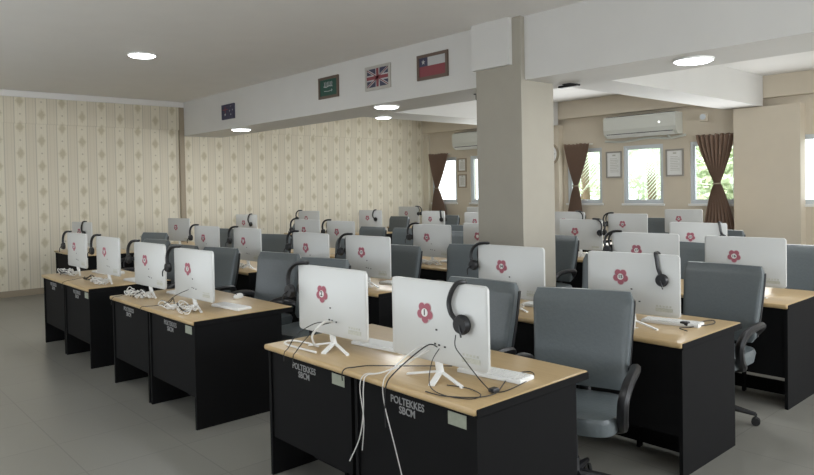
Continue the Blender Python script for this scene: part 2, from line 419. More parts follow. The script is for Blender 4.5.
bm = bmesh.new(); strip(bm, a+.01, c+.01, b-.01, d-.01, .01, -.018, -.015); strip(bm, a+.01, d-.01, b-.01, c+.01, .01, -.018, -.015); strip(bm, a, mz_, b, mz_, .042, -.019, -.015); strip(bm, mx_, c, mx_, d, .042, -.019, -.015); finish('red_cross', bm, FRED, t)
t, a, b, c, d = flag_base(-5.78, 'flag with white over red and a dark blue star corner, nearest the column', z=2.865, fr=FR_D, w=.50, h=.29)
cloth(t, a, b, c, (c+d)/2+.01, FRED); cloth(t, a+.14, b, (c+d)/2+.01, d, FWH, 'white_stripe'); cloth(t, a, a+.14, (c+d)/2+.01, d, NAVY, 'blue_corner')
bm = bmesh.new(); star(bm, a+.07, (c+d)/2+.06, .03, -.016, -.012); finish('star', bm, FWH, t)

# ------------------------------------------------------------------ window wall: air conditioners, curtains, frames, clock
def aircon(x0, x1, label):
    Y = YW-.14
    t = empty('air_conditioner', ((x0+x1)/2, YW, 2.495), 0, label, 'air conditioner'); w = (x1-x0)/2
    bm = bmesh.new()
    pr = [(0, 0), (-.16, 0), (-.24, .06), (-.26, .14), (-.26, .34), (-.23, .385), (0, .385)]
    for s in (0,):
        aa = [bm.verts.new((-w, y, z)) for y, z in pr]; bb = [bm.verts.new((w, y, z)) for y, z in pr]
        bm.faces.new(aa); bm.faces.new(bb[::-1])
        for i in range(len(pr)):
            j = (i+1) % len(pr); bm.faces.new((aa[i], aa[j], bb[j], bb[i]))
    finish('casing', bm, M['ac'], t)
    bm = bmesh.new(); box(bm, -w+.01, w-.01, -.272, -.258, .13, .36, bev=.006); finish('front_panel', bm, M['ac'], t)
    mm = Matrix.Translation((0, -.205, .035)) @ Matrix.Rotation(math.radians(-37), 4, 'X')
    bm = bmesh.new(); box(bm, -w+.06, w-.06, -.05, .05, -.008, .0, mtx=mm); finish('air_outlet', bm, M['dark'], t)
    bm = bmesh.new(); box(bm, -w+.05, w-.05, -.045, .045, -.022, -.012, bev=.003, mtx=mm); finish('louvre', bm, M['white'], t)
    bm = bmesh.new(); box(bm, -w+.03, w-.03, -.21, -.06, .385, .395); finish('top_grille', bm, M['dark'], t)
    bm = bmesh.new(); cyl(bm, (w-.30, -.275, .22), .014, .014, .006, 'Y', 12); finish('display_light', bm, M['ledw'], t)
    return t
aircon(-7.10, -5.67, 'long off-white wall air conditioner over the right windows with a lit dot')
aircon(-11.12, -9.68, 'off-white wall air conditioner over the far left windows, partly behind the column')
bm = bmesh.new(); tube(bm, [(-7.2, YW-.03, 2.45), (-6.8, YW-.03, 2.42), (-6.3, YW-.03, 2.46), (-5.9, YW-.03, 2.43), (-5.6, YW-.03, 2.47)], .022); tube(bm, [(-5.95, YW-.03, 2.51), (-5.9, YW-.04, 2.46), (-5.86, YW-.03, 2.42)], .018)
tag(finish('coolant_pipe', bm, M['ac'], None, True), 'lumpy taped coolant pipe running along the wall under the right air conditioner', 'pipe')
bm = bmesh.new(); box(bm, -5.28, -5.14, YW-.20, YW-.14, 2.66, 2.80, bev=.02); o = finish('wall_speaker', bm, M['beige'], None, True); tag(o, 'small box with round front on the wall above the rightmost curtain', 'speaker')
o.location.z = 0
bm = bmesh.new(); cyl(bm, (-5.21, YW-.205, 2.74), .045, .05, .02, 'Y', 20); finish('grille', bm, M['frame_grey'], o)
struct_fix = None

def curtain(xc, w, ztop, ztie, zbot, xt, xb, wb, label):
    t = empty('tied_curtain', (xc, YW-.10, 0), 0, label, 'curtain', 'brown hourglass curtains')
    bm = bmesh.new(); rows = []; N = 49
    for k in range(37):
        s = k/36
        z = ztop+(zbot-ztop)*s; st = (ztop-ztie)/(ztop-zbot)
        if s < st: q = s/st; hw = w/2*(1-q**1.25)+.045; cx = (xt-xc)*q**1.2
        else: q = (s-st)/(1-st); hw = .045+(wb/2-.045)*q**.7; cx = (xt-xc)+((xb-xc)-(xt-xc))*q
        row = []
        for j in range(N):
            u = j/(N-1)*2-1
            amp = .014+.018*min(1, hw/.3)
            row.append(bm.verts.new((cx+u*hw, -amp*math.cos(u*math.pi*8)-.03*(1-u*u)*(1-hw/(w/2+.05)), z+.01*math.cos(u*20)*(s < .02))))
        rows.append(row)
    for k in range(36):
        for j in range(N-1): bm.faces.new((rows[k][j], rows[k][j+1], rows[k+1][j+1], rows[k+1][j]))
    o = finish('cloth', bm, M['curtain'], t, True)
    md = o.modifiers.new('thick', 'SOLIDIFY'); md.thickness = .004
    bm = bmesh.new(); tube(bm, [(xt-xc-.06, -.03, ztie), (xt-xc, -.085, ztie-.005), (xt-xc+.06, -.03, ztie), (xt-xc, .03, ztie+.005), (xt-xc-.06, -.03, ztie)], .012, n=8); finish('tie_band', bm, M['brown'], t, True)
    bm = bmesh.new(); tube(bm, [(-w/2-.08, .04, ztop-.02), (w/2+.08, .04, ztop-.02)], .012, smooth=False); finish('curtain_rod', bm, M['white'], t, True)
curtain(-5.04, .58, 2.44, 1.60, .82, -5.02, -4.98, .55, 'brown curtain tied in the middle at the rightmost window')
curtain(-7.80, .50, 2.44, 1.60, .80, -7.83, -7.86, .42, 'brown curtain tied in the middle, just right of the column by the clock')
curtain(-11.74, .56, 2.44, 1.60, .80, -11.82, -11.72, .60, 'brown curtain tied in the middle at the corner by the wallpapered wall')

def cert(x0, x1, z0, z1, label, mat='notice_frame'):
    t = empty('framed_notice', (x0, YW, z0), 0, label, 'picture frame', 'framed notices between windows'); w, h = x1-x0, z1-z0; f = .028
    bm = bmesh.new(); box(bm, 0, w, -.025, 0, 0, f); box(bm, 0, w, -.025, 0, h-f, h); box(bm, 0, f, -.025, 0, f, h-f); box(bm, w-f, w, -.025, 0, f, h-f); finish('frame', bm, M[mat], t)
    bm = bmesh.new(); box(bm, f, w-f, -.012, -.002, f, h-f); p = finish('sheet', bm, M['paper'], t)
    bm = bmesh.new()
    for k in range(9): box(bm, w*.25, w*(.78-.1*(k % 3 == 2)), -.0135, -.012, h*(.22+.062*k), h*(.22+.062*k)+.008)
    box(bm, w*.4, w*.6, -.0135, -.012, h*.82, h*.88); finish('printed_lines', bm, M['label'], p)
cert(-11.18, -10.91, 1.98, 2.30, 'brown framed notice between the far left windows, upper of the two', 'brown')
cert(-11.18, -10.91, 1.60, 1.92, 'brown framed notice between the far left windows, lower of the two', 'brown')
cert(-7.20, -6.86, 1.74, 2.25, 'pale framed notice between the curtain by the column and the middle window')
cert(-5.98, -5.65, 1.74, 2.23, 'pale framed notice between the middle and rightmost windows')
t = empty('wall_clock', (-8.42, YW-.16, 2.26), 0, 'round white wall clock half hidden behind the column', 'clock')
bm = bmesh.new(); cyl(bm, (0, -.02, 0), .235, .235, .04, 'Y', 40); finish('clock_rim', bm, M['brown'], t, True)
bm = bmesh.new(); cyl(bm, (0, -.042, 0), .20, .20, .006, 'Y', 40); fc = finish('clock_face', bm, M['paper'], t, True)
bm = bmesh.new(); strip(bm, 0, 0, .07, .06, .014, -.05, -.046); strip(bm, 0, 0, -.03, .13, .009, -.05, -.046)
for k in range(12): strip(bm, .145*math.cos(k*math.pi/6), .145*math.sin(k*math.pi/6), .165*math.cos(k*math.pi/6), .165*math.sin(k*math.pi/6), .01, -.0475, -.045)
finish('hands', bm, M['ink'], fc)
# ceiling fittings
t = empty('ceiling_bracket', (-4.12, 6.0, 2.68), 0, 'flat black bracket under the beam just right of the column', 'bracket')
bm = bmesh.new(); box(bm, -.05, .05, -.05, .05, -.012, 0, bev=.003); v = finish('mounting_plate', bm, M['dark'], t)
bm = bmesh.new(); box(bm, -.12, .12, -.03, .03, -.035, -.012, bev=.006); finish('arm', bm, M['bplastic'], t)
t = empty('ceiling_bracket', (-5.17, 5.76, 2.68), 0, 'small dark bracket under the beam just left of the column', 'bracket')
bm = bmesh.new(); box(bm, -.04, .04, -.04, .04, -.01, 0, bev=.003); finish('mounting_plate', bm, M['dark'], t)
bm = bmesh.new(); box(bm, -.025, .025, -.025, .025, -.07, -.01, bev=.006); finish('arm', bm, M['bplastic'], t)

# ------------------------------------------------------------------ desks
def desk(xl, xr, yn, label, group=None, cabs=2, depth=.80, lettering=False):
    t = empty('computer_desk', (xl, yn, 0), 0, label, 'desk', group); W = xr-xl; H = .75
    bm = bmesh.new(); box(bm, 0, W, 0, depth, H-.032, H, bev=.012, seg=3); finish('desktop', bm, M['wood'], t, True)
    bm = bmesh.new(); box(bm, W-.002, W+.004, .012, depth-.004, H-.040, H-.004, bev=.004); finish('edge_strip', bm, M['desk_black'], t)
    xs = [.035, W-.015] if cabs == 1 else [.035, W/2-.025, W/2+.025, W-.015]
    for q, x in enumerate(xs):
        bm = bmesh.new(); box(bm, x-.011, x+.011, .018, depth-(.10 if q in (0, len(xs)-1) else .42), 0, H-.032); finish('side_panel', bm, M['desk_black'], t)
    for k in range(cabs):
        a, b = xs[2*k]+.011, xs[2*k+1]-.011
        bm = bmesh.new(); box(bm, a, b, .030, .048, .22, H-.033); bp = finish('back_panel', bm, M['desk_black'], t)
        if lettering:
            c = a+(b-a)*(.40 if k == 0 else .42); mm = Matrix.Translation((c+.03, .0295, .650))
            text_mesh('stencil_text', 'POLTEKKES\nSBCM', .047, M['stencil'], bp, mm, sx=.92, bold=.0008)
            if lettering == 2 or k == 1:
                bm = bmesh.new(); box(bm, b-.15, b-.045, .0285, .030, .645, .70); finish('paper_tag', bm, M['tag'], bp)
        # kneehole: drawer box and foot rail behind the raised panel
        bm = bmesh.new(); box(bm, a, b, .30, .318, .02, .12); box(bm, (a+b)/2-.01, (a+b)/2+.01, .26, .30, .0, .25); finish('foot_rail', bm, M['desk_black'], t)
    return t
G1 = 'double computer desks'
desk(-3.43, -1.80, 1.95, 'oak topped black desk nearest the camera, stencilled and tagged', G1, lettering=2)
desk(-6.03, -4.38, 1.95, 'oak topped black desk in the front row, middle, with its right side to the aisle', G1, lettering=1)
desk(-8.24, -6.63, 1.95, 'oak topped black desk in the front row at the far left edge', G1, lettering=1)
desk(-3.40, -1.74, 3.55, 'oak topped black desk at the right of the second row, behind the empty grey chair', G1)
desk(-5.98, -4.35, 3.55, 'oak topped desk in the second row behind the front desk with stickers 1 and 2', G1)
desk(-8.15, -6.55, 3.55, 'oak topped desk of the second row, left part, behind the aisle chair', G1)
desk(-3.40, -1.75, 5.15, 'desk in the third row at the right edge, right of the column', G1)
desk(-6.35, -5.0, 5.15, 'desk in the third row just left of the column', G1)
desk(-8.60, -6.95, 5.15, 'desk in the third row, left of centre, bearing two white computers', G1)
desk(-3.75, -2.1, 6.85, 'desk in the fourth row at the right under the rightmost windows', G1)
desk(-5.95, -4.40, 6.75, 'desk in the fourth row directly behind the column', G1)
G2 = 'single computer desks'
for xl, xr, yn, lb in ((-11.65, -10.15, 2.95, 'desk beside the wallpapered wall, nearest the camera at the left edge'), (-11.55, -10.05, 4.35, 'desk beside the wallpapered wall, second from the left'),
                       (-11.75, -10.2, 5.72, 'desk beside the wallpapered wall under the brown pilaster'), (-12.0, -10.9, 7.35, 'desk beside the wallpapered wall behind the third row'),
                       (-10.8, -9.98, 8.05, 'desk in the fifth row nearest the wallpapered wall'), (-9.25, -8.25, 8.25, 'desk in the fifth row in front of the corner curtain'),
                       (-7.95, -6.95, 8.05, 'desk in the fifth row just left of the column'), (-5.5, -4.4, 8.5, 'desk in the fifth row under the middle window'),
                       (-6.75, -5.8, 8.75, 'desk in the fifth row just right of the column'), (-11.8, -10.85, 9.95, 'desk in the last row nearest the corner'),
                       (-9.42, -8.9, 10.2, 'desk in the last row before the far left windows'), (-5.32, -4.4, 10.2, 'desk in the last row under the right windows')):
    desk(xl, xr, yn, lb, G2, cabs=1)

# ------------------------------------------------------------------ all-in-one computers
CW, CH, CZ = .588, .372, .080            # casing width, height, lower edge above the desk
def rrect(w, z0, z1, r, n=5):
    pts = []
    for cx, cz, a0 in ((w/2-r, z1-r, 0), (-w/2+r, z1-r, 90), (-w/2+r, z0+r, 180), (w/2-r, z0+r, 270)):
        for k in range(n+1):
            a = math.radians(a0+90*k/n); pts.append((cx+r*math.cos(a), cz+r*math.sin(a)))
    return pts
def computer(x, y, yaw, num, label, detail=True, fs=1.0):
    t = empty('desktop_computer', (x, y, .75), math.radians(yaw), label, 'computer', 'white all-in-one computers')
    bm = bmesh.new(); a = rrect(CW, CZ, CZ+CH, .022); b = rrect(CW-.012, CZ+.006, CZ+CH-.006, .02)
    n = len(a); L = []
    for pts, yy in ((b, -.011), (a, -.007), (a, .007), (b, .011)): L.append([bm.verts.new((px, yy, pz)) for px, pz in pts])
    bm.faces.new(L[0]); bm.faces.new(L[-1][::-1])
    for i in range(3):
        for k in range(n): bm.faces.new((L[i][k], L[i][(k+1) % n], L[i+1][(k+1) % n], L[i+1][k]))
    finish('casing', bm, M['shell'], t, True)
    bm = bmesh.new(); box(bm, -CW/2+.018, CW/2-.018, .0105, .013, CZ+.045, CZ+CH-.018); finish('screen', bm, M['screen'], t)
    # stand: neck behind and three flat feet
    bm = bmesh.new(); tube(bm, [(0, 0, CZ+.004), (0, .004, .055), (0, .010, .035)], .014, n=10, flat=1.5)
    finish('stand_neck', bm, M['wplastic'], t, True)
    for sx, ex, ey in ((0, .045, -.10), (1, .17, -.035), (-1, -.17, -.035)):
        bm = bmesh.new()
        p0 = Vector((0, .012, .032)); p1 = Vector((ex, ey, .0)); d = (p1-p0).normalized(); sd = d.cross(Vector((0, 0, 1))).normalized()*(.014 if sx == 0 else .008)
        up = Vector((0, 0, .008)); vs = []
        for p in (p0, p1):
            for q in (p-sd, p+sd, p+sd+up, p-sd+up): vs.append(bm.verts.new(q))
        for f in ((0, 1, 2, 3), (7, 6, 5, 4), (0, 4, 5, 1), (1, 5, 6, 2), (2, 6, 7, 3), (3, 7, 4, 0)): bm.faces.new([vs[i] for i in f])
        finish('stand_foot', bm, M['wplastic'], t)
    # flower sticker
    fs = fs*.86; cx, cz = -.070, CZ+CH*.595; r = .034*fs
    def petals(rr, pr, y0, y1, mat, name, par):
        bm = bmesh.new()
        for k in range(5):
            a = math.radians(-90+72*k); c = Vector((cx+rr*math.cos(a), 0, cz+rr*math.sin(a)))
            cyl(bm, (c.x, (y0+y1)/2-.0001*k, c.z), pr, pr, y1-y0, 'Y', 18)
        cyl(bm, (cx, (y0+y1)/2-.0006, cz), rr, rr, y1-y0, 'Y', 20)
        return finish(name, bm, mat, par)
    st = petals(r, .0265*fs, -.0125, -.0105, M['pink'], 'flower_sticker', t)
    petals(r, .0225*fs, -.0140, -.0120, M['red'], 'red_petals', st)
    bm = bmesh.new(); cyl(bm, (cx, -.0150, cz), .0225*fs, .0225*fs, .002, 'Y', 24); finish('white_disc', bm, M['paper'], st)
    if num: text_mesh('number', num, .044*fs if len(num) == 1 else .034*fs, M['ink'], st, Matrix.Translation((cx, -.0163, cz)), bold=.001)
    if detail:
        bm = bmesh.new(); box(bm, CW/2-.145, CW/2-.04, -.0122, -.0108, CZ+.03, CZ+.052)
        for k in range(5): box(bm, CW/2-.14+k*.02, CW/2-.128+k*.02, -.0122, -.0108, CZ+.058, CZ+.068)
        finish('rating_label', bm, M['label'], t)
        bm = bmesh.new()
        for q in ((-.01, .085), (.015, .082), (.05, .078), (.0, .15)): box(bm, q[0]-.006, q[0]+.006, -.0122, -.0108, CZ+q[1]-.004, CZ+q[1]+.004)
        finish('ports', bm, M['dark'], t)
    else:
        bm = bmesh.new(); box(bm, CW/2-.14, CW/2-.04, -.0122, -.0108, CZ+.03, CZ+.05); finish('rating_label', bm, M['label'], t)
    return t
HS = []
def headset(x, y, yaw, style, u, label, r=.036):
    """hangs over the top edge of the computer standing at (x, y)"""
    ya = math.radians(yaw); bx = x+u*math.cos(ya); by = y+u*math.sin(ya)
    t = empty('headset', (bx, by, .75+CZ+CH), ya, label, 'headset', 'black headsets hung on the computers')
    if style in ('left', 'right'):
        s = -1 if style == 'left' else 1
        half = [(0, 0, .007), (s*.03, -.014, .010), (s*.08, -.028, .0), (s*.122, -.036, -.035), (s*.136, -.040, -.085), (s*.126, -.042, -.135)]; cp = (s*.112, -.045, -.155)
    elif style == 'over':
        half = [(0, 0, .007), (-.015, -.024, .004), (-.045, -.028, -.035), (-.060, -.030, -.085), (-.045, -.034, -.13), (-.010, -.038, -.158)]; cp = (.02, -.040, -.172)
    else:
        half = [(0, 0, .007), (.004, -.024, .003), (.012, -.028, -.03), (.02, -.030, -.08), (.032, -.034, -.11), (.04, -.038, -.13)]; cp = (.045, -.040, -.150)
    band = [(a, -b, c) for a, b, c in half[::-1]]+half[1:]
    bm = bmesh.new(); tube(bm, band, .0095, n=8, flat=1.35); finish('headband', bm, M['bplastic'], t, True)
    for sy in (1, -1):
        bm = bmesh.new(); cyl(bm, (cp[0], cp[1]*sy-.008*sy, cp[2]), r if sy == 1 else r, r*.8 if sy == 1 else r*.8, .018, 'Y', 22)
        c = finish('ear_cup', bm, M['bplastic'], t, True)
        bm = bmesh.new(); cyl(bm, (cp[0], cp[1]*sy+.006*sy, cp[2]), r*.92, r*.92, .016, 'Y', 22); finish('ear_pad', bm, M['foam'], c, True)
    bm = bmesh.new(); tube(bm, [(cp[0], cp[1]-.018, cp[2]), (cp[0]-.03, cp[1]-.03, cp[2]-.03), (cp[0]-.03, cp[1]-.03, cp[2]-.07)] if style == 'left' else [(cp[0], cp[1]-.018, cp[2]), (cp[0]+.01, cp[1]-.022, cp[2]-.03), (cp[0]+.015, cp[1]-.022, cp[2]-.05)], .0045, n=6)
    finish('microphone_boom', bm, M['bplastic'], t, True)
    return t, cp

PC = [ # x, y, yaw, number, where, detail, headset style, u, headset words
 (-2.20, 2.15, 3, '1', 'large white computer nearest the camera with sticker 1, right on the nearest desk', 1, 'over', .155, 'black headset with a round ear cup hanging on the back of the nearest computer'),
 (-3.03, 2.15, 3, '2', 'white computer with sticker 2, left on the nearest desk', 1, 'left', -.215, 'black headset on the left corner of the computer with sticker 2'),
 (-4.82, 2.17, 3, '3', 'white computer with sticker 3 at the aisle end of the front middle desk', 1, 'left', -.215, 'black headset on the computer with sticker 3 at the aisle'),
 (-5.75, 2.2, 3, '4', 'white computer with sticker 4, left on the front middle desk', 1, 'left', -.215, 'black headset on the computer with sticker 4, left on the front middle desk'),
 (-6.95, 2.25, 2, '5', 'white computer on the right of the front left desk', 1, 'left', -.215, 'black headset on the right computer of the front left desk'),
 (-7.95, 2.25, 2, '6', 'white computer at the far left edge of the front row', 1, 'left', -.215, 'black headset on the computer at the far left edge'),
 (-2.17, 3.80, 5, '15', 'white computer with sticker 15 behind the empty chair, at the right', 1, 'over2', .155, 'black headset on the computer with sticker 15, casting a shadow'),
 (-3.09, 3.75, 1, '14', 'wide white computer standing in front of the column base', 1, 'left', -.20, 'black headset hanging beside the column on the second row computer'),
 (-4.78, 3.80, 4, '13', 'white computer behind the one with sticker 2, right on its second row desk', 1, 'left', -.215, 'black headset on the right computer of the second row middle desk'),
 (-5.62, 3.75, 2, '12', 'white computer above the aisle chair, left on the second row middle desk', 1, 'left', -.215, 'black headset on the left computer of the second row middle desk'),
 (-6.99, 3.80, 2, '11', 'white computer in the second row above the sticker 3 computer, at the aisle end', 1, 'left', -.215, 'black headset on the second row computer by the left aisle'),
 (-7.92, 3.75, 4, '10', 'white computer in the second row under the brown pilaster', 1, 'left', -.215, 'black headset on the second row computer under the brown pilaster'),
 (-2.13, 5.38, 3, '16', 'bright white computer cut by the right edge of the photo, third row', 1, None, 0, ''),
 (-2.95, 5.38, 5, '17', 'white computer in the third row directly behind the one with sticker 15', 1, 'left', -.215, 'black headset on the third row computer behind sticker 15'),
 (-5.58, 5.38, 3, '18', 'white computer in the third row left of the column', 1, 'left', -.215, 'black headset on the third row computer left of the column'),
 (-7.34, 5.38, 2, '20', 'white computer in the third row, right on its left desk', 1, 'left', -.215, 'black headset on the third row right-hand computer of the left desk'),
 (-8.14, 5.38, 3, '21', 'white computer in the third row, left on its left desk', 1, 'left', -.215, 'black headset on the third row leftmost computer'),
 (-4.74, 7.10, 4, '22', 'white computer in the fourth row appearing right of the column', 0, 'right', .17, 'black headset on the fourth row computer beside the column'),
 (-3.25, 7.02, 6, '23', 'white computer in the fourth row below the rightmost curtain', 0, 'over2', .22, 'black headset on the computer below the rightmost curtain'),
 (-5.21, 5.84, 2, None, 'white computer half hidden by the left side of the column', 0, None, 0, ''),
 (-5.03, 8.70, 4, '26', 'white computer in the fifth row below the middle window', 0, 'left', -.215, 'black headset on the computer below the middle window'),
 (-6.24, 9.0, 4, None, 'white computer in the fifth row showing above the one right of the column', 0, 'right', .15, 'black headset on the fifth row computer just right of the column'),
 (-7.45, 8.25, 3, '27', 'white computer in the fifth row just left of the column', 0, None, 0, ''),
 (-8.77, 8.50, 0, '28', 'white computer in the fifth row below the corner curtain', 0, 'over2', .20, 'black headset on the computer below the corner curtain'),
 (-10.33, 8.30, 10, '29', 'white computer in the fifth row against the wallpaper, centre of the photo', 0, 'over', .14, 'black headset on the computer against the wallpaper in the fifth row'),
 (-11.31, 10.2, 8, '31', 'pale computer in the last row by the far corner', 0, 'right', .2, 'black headset on the pale last row computer in the far corner'),
 (-9.4, 10.4, 3, None, 'white computer in the last row behind the one left of the column', 0, None, 0, ''),
 (-5.04, 10.4, 6, '30', 'white computer in the last row beside the rightmost curtain', 0, None, 0, ''),
 (-11.05, 6.0, 10, '33', 'white computer by the wallpapered wall showing above the second row aisle computer', 0, 'over', .14, 'black headset on the wall-side computer above the second row aisle computer'),
 (-10.73, 4.6, 11, '34', 'white computer by the wallpapered wall under the brown pilaster', 0, None, 0, ''),
 (-11.04, 3.2, 11, '35', 'white computer by the wallpapered wall at the left edge', 0, 'over', .1, 'black headset on the wall-side computer at the left edge'),
 (-11.43, 7.6, 10, None, 'pale computer by the wallpapered wall behind the third row left pair', 0, 'left', -.2, 'black headset on the pale wall-side computer behind the third row'),
]
for x, y, yaw, num, lb, det, st, u, hl in PC:
    computer(x, y, yaw, num, lb, bool(det))
    if st: headset(x, y, yaw, st, u, hl, r=.045 if lb.startswith('large') else .040)

# ------------------------------------------------------------------ keyboards, mice, cables
def keyboard(x, y, yaw, label):
    t = empty('keyboard', (x, y, .75), math.radians(yaw), label, 'keyboard', 'white keyboards')
    bm = bmesh.new(); box(bm, -.175, .175, -.06, .06, .0, .018, bev=.004); finish('keyboard_body', bm, M['wplastic'], t)
    bm = bmesh.new()
    for r in range(5):
        for c in range(14): box(bm, -.168+c*.0243, -.148+c*.0243, -.054+r*.0218, -.036+r*.0218, .018, .022)
    finish('keys', bm, M['paper'], t)
def mouse(x, y, yaw, label):
    t = empty('mouse', (x, y, .75), math.radians(yaw), label, 'mouse')
    bm = bmesh.new(); loft(bm, [(0, .030, .052, 0, 0), (.012, .032, .055, 0, 0), (.026, .027, .046, 0, .004), (.034, .015, .028, 0, .008)], n=24, pw=2.4)
    finish('mouse_shell', bm, M['wplastic'], t, True)
    bm = bmesh.new(); cyl(bm, (0, -.025, .03), .006, .006, .006, 'X', 12); finish('scroll_wheel', bm, M['bplastic'], t, True)
kb = [('nearest computer', 0), ('left computer on the nearest desk', 1), ('aisle computer of the front middle desk', 2), ('left computer of the front middle desk', 3), ('right computer on the front left desk', 4), ('computer at the far left edge', 5),
      ('computer beside the empty chair at the right', 6), ('wide computer in front of the column', 7), ('right computer on the second row middle desk', 8), ('second row computer by the left aisle', 10), ('third row computer left of the column', 14)]
for nm, i in kb:
    x, y, yaw = PC[i][:3]; keyboard(x+.14, y+.225, yaw+4, 'white keyboard lying behind the '+nm)
mouse(-5.07, 2.66, 30, 'white mouse on the aisle end of the front middle desk')
mouse(-6.55+.0-.18, 2.55, 10, 'white mouse on the front left desk beside its right keyboard')
mouse(-7.55, 2.56, 10, 'white mouse between the two computers of the front left desk')

def cable(pts, r, mat, label, name='cable', sub=6):
    bm = bmesh.new(); tube(bm, pts, r, n=6, sub=sub); return tag(finish(name, bm, M[mat], None, True), label, 'cable')
D = .75
# nearest desk: computer 1 and 2 leads
cable([(-2.185, 2.128, .905), (-2.20, 2.09, .92), (-2.24, 2.02, .87), (-2.30, 1.955, .79), (-2.32, 1.935, .745), (-2.325, 1.93, .68), (-2.33, 1.935, .55)], 0.0031, 'cableb', 'black cable from the nearest computer down over the desk edge')
cable([(-2.205, 2.13, .905), (-2.25, 2.06, .90), (-2.33, 1.97, .80), (-2.345, 1.937, .745), (-2.33, 1.932, .65), (-2.27, 1.93, .50), (-2.22, 1.935, .35)], 0.0025, 'cablew', 'white cable hanging from the nearest computer over the stencilled letters')
cable([(-2.24, 2.13, .88), (-2.33, 2.06, .82), (-2.42, 1.99, .77), (-2.47, 1.94, .757), (-2.475, 1.925, .70), (-2.48, 1.925, .58), (-2.52, 1.93, .45), (-2.60, 1.93, .32)], 0.0031, 'cablew', 'thick white cable hanging over the edge left of the nearest computer')
cable([(-2.26, 2.13, .88), (-2.36, 2.08, .80), (-2.45, 2.0, .762), (-2.49, 1.945, .757), (-2.495, 1.92, .70), (-2.47, 1.92, .55), (-2.50, 1.93, .40)], 0.0025, 'cablew', 'thin white cable twisted beside the thick one over the desk edge')
cable([(-2.17, 2.125, .90), (-2.15, 2.06, .86), (-2.14, 2.03, .78), (-2.08, 2.0, .757), (-1.98, 1.99, .755), (-1.89, 2.03, .755), (-1.90, 2.10, .755), (-2.0, 2.13, .755), (-2.1, 2.1, .755)], 0.0022, 'cableb', 'black cable looping on the desk before the nearest computer')
# headset lead: from the ear cup down to a coil right of the computer
cable([(-2.045, 2.105, .985), (-2.03, 2.085, .94), (-1.98, 2.08, .90), (-1.92, 2.10, .83), (-1.89, 2.13, .78), (-1.885, 2.16, .757), (-1.86, 2.22, .755), (-1.89, 2.40, .755), (-1.93, 2.50, .755), (-1.98, 2.52, .755), (-2.0, 2.42, .755), (-1.93, 2.28, .755), (-1.87, 2.16, .755), (-1.89, 2.06, .755), (-2.0, 1.98, .755), (-2.1, 1.97, .755)], 0.0024, 'cableb', 'black headset lead falling from the nearest headset and coiling on the desk')
bm = bmesh.new(); box(bm, -1.905, -1.875, 2.15, 2.19, .755, .772, bev=.004); tag(finish('inline_plug', bm, M['bplastic']), 'small black plug on the coiled headset lead by the nearest computer', 'plug')
cable([(-3.03, 2.128, .905), (-3.07, 2.06, .90), (-3.14, 1.99, .84), (-3.17, 1.955, .77), (-3.18, 1.935, .745), (-3.18, 1.93, .70)], 0.0025, 'cableb', 'left of the two black cables draped over the edge at the computer with sticker 2')
cable([(-3.01, 2.128, .905), (-3.02, 2.05, .89), (-3.06, 1.985, .82), (-3.085, 1.95, .765), (-3.09, 1.935, .745), (-3.09, 1.93, .70)], 0.0025, 'cableb', 'right of the two black cables draped over the edge at the computer with sticker 2')
cable([(-3.0, 2.128, .91), (-2.97, 2.05, .92), (-3.0, 2.0, .86), (-3.03, 2.03, .80), (-3.1, 2.1, .765), (-3.25, 2.12, .758), (-3.36, 2.09, .757), (-3.33, 2.03, .757), (-3.2, 2.02, .757), (-3.0, 2.02, .762)], 0.0060, 'cablew', 'white cable curling on the desk below the computer with sticker 2')
cable([(-2.30, 2.34, .757), (-2.5, 2.15, .757), (-2.60, 2.06, .757), (-2.63, 1.99, .757), (-2.64, 1.945, .757), (-2.645, 1.928, .735), (-2.645, 1.93, .70)], 0.0028, 'cableb', 'black cable crossing the nearest desk between its two computers')
# second row right desk leads
cable([(-1.95, 4.0, .757), (-1.93, 4.1, .757), (-1.88, 4.25, .757), (-1.83, 4.15, .757), (-1.88, 3.98, .757), (-1.92, 3.90, .757), (-1.85, 3.85, .757)], 0.0031, 'cableb', 'black coiled lead on the right end of the second row right desk')
bm = bmesh.new(); box(bm, -1.96, -1.91, 3.98, 4.02, .755, .78, bev=.006); tag(finish('inline_plug', bm, M['bplastic']), 'small black plug on the second row right desk beside the sticker 15 computer', 'plug')
cable([(-2.2, 3.78, .90), (-2.3, 3.70, .84), (-2.42, 3.66, .77), (-2.5, 3.72, .757), (-2.35, 3.70, .757), (-2.2, 3.68, .757), (-2.1, 3.74, .757)], 0.0037, 'cablew', 'white cable loops below the computer with sticker 15')
cable([(-4.85, 2.14, .90), (-4.9, 2.06, .86), (-4.98, 2.02, .80), (-5.1, 2.0, .77), (-5.2, 1.96, .757), (-5.25, 1.935, .75), (-5.26, 1.928, .72)], 0.0025, 'cableb', 'black cable over the edge of the front middle desk')
cable([(-5.85, 2.1, .80), (-5.87, 2.0, .765), (-5.9, 1.955, .757), (-5.905, 1.93, .74), (-5.905, 1.925, .69)], 0.0025, 'cableb', 'black cable over the left corner of the front middle desk')
cable([(-7.5, 2.2, .76), (-7.4, 2.05, .76), (-7.35, 1.96, .757), (-7.35, 1.93, .74), (-7.35, 1.925, .69)], 0.0025, 'cableb', 'black cable over the edge of the front left desk')
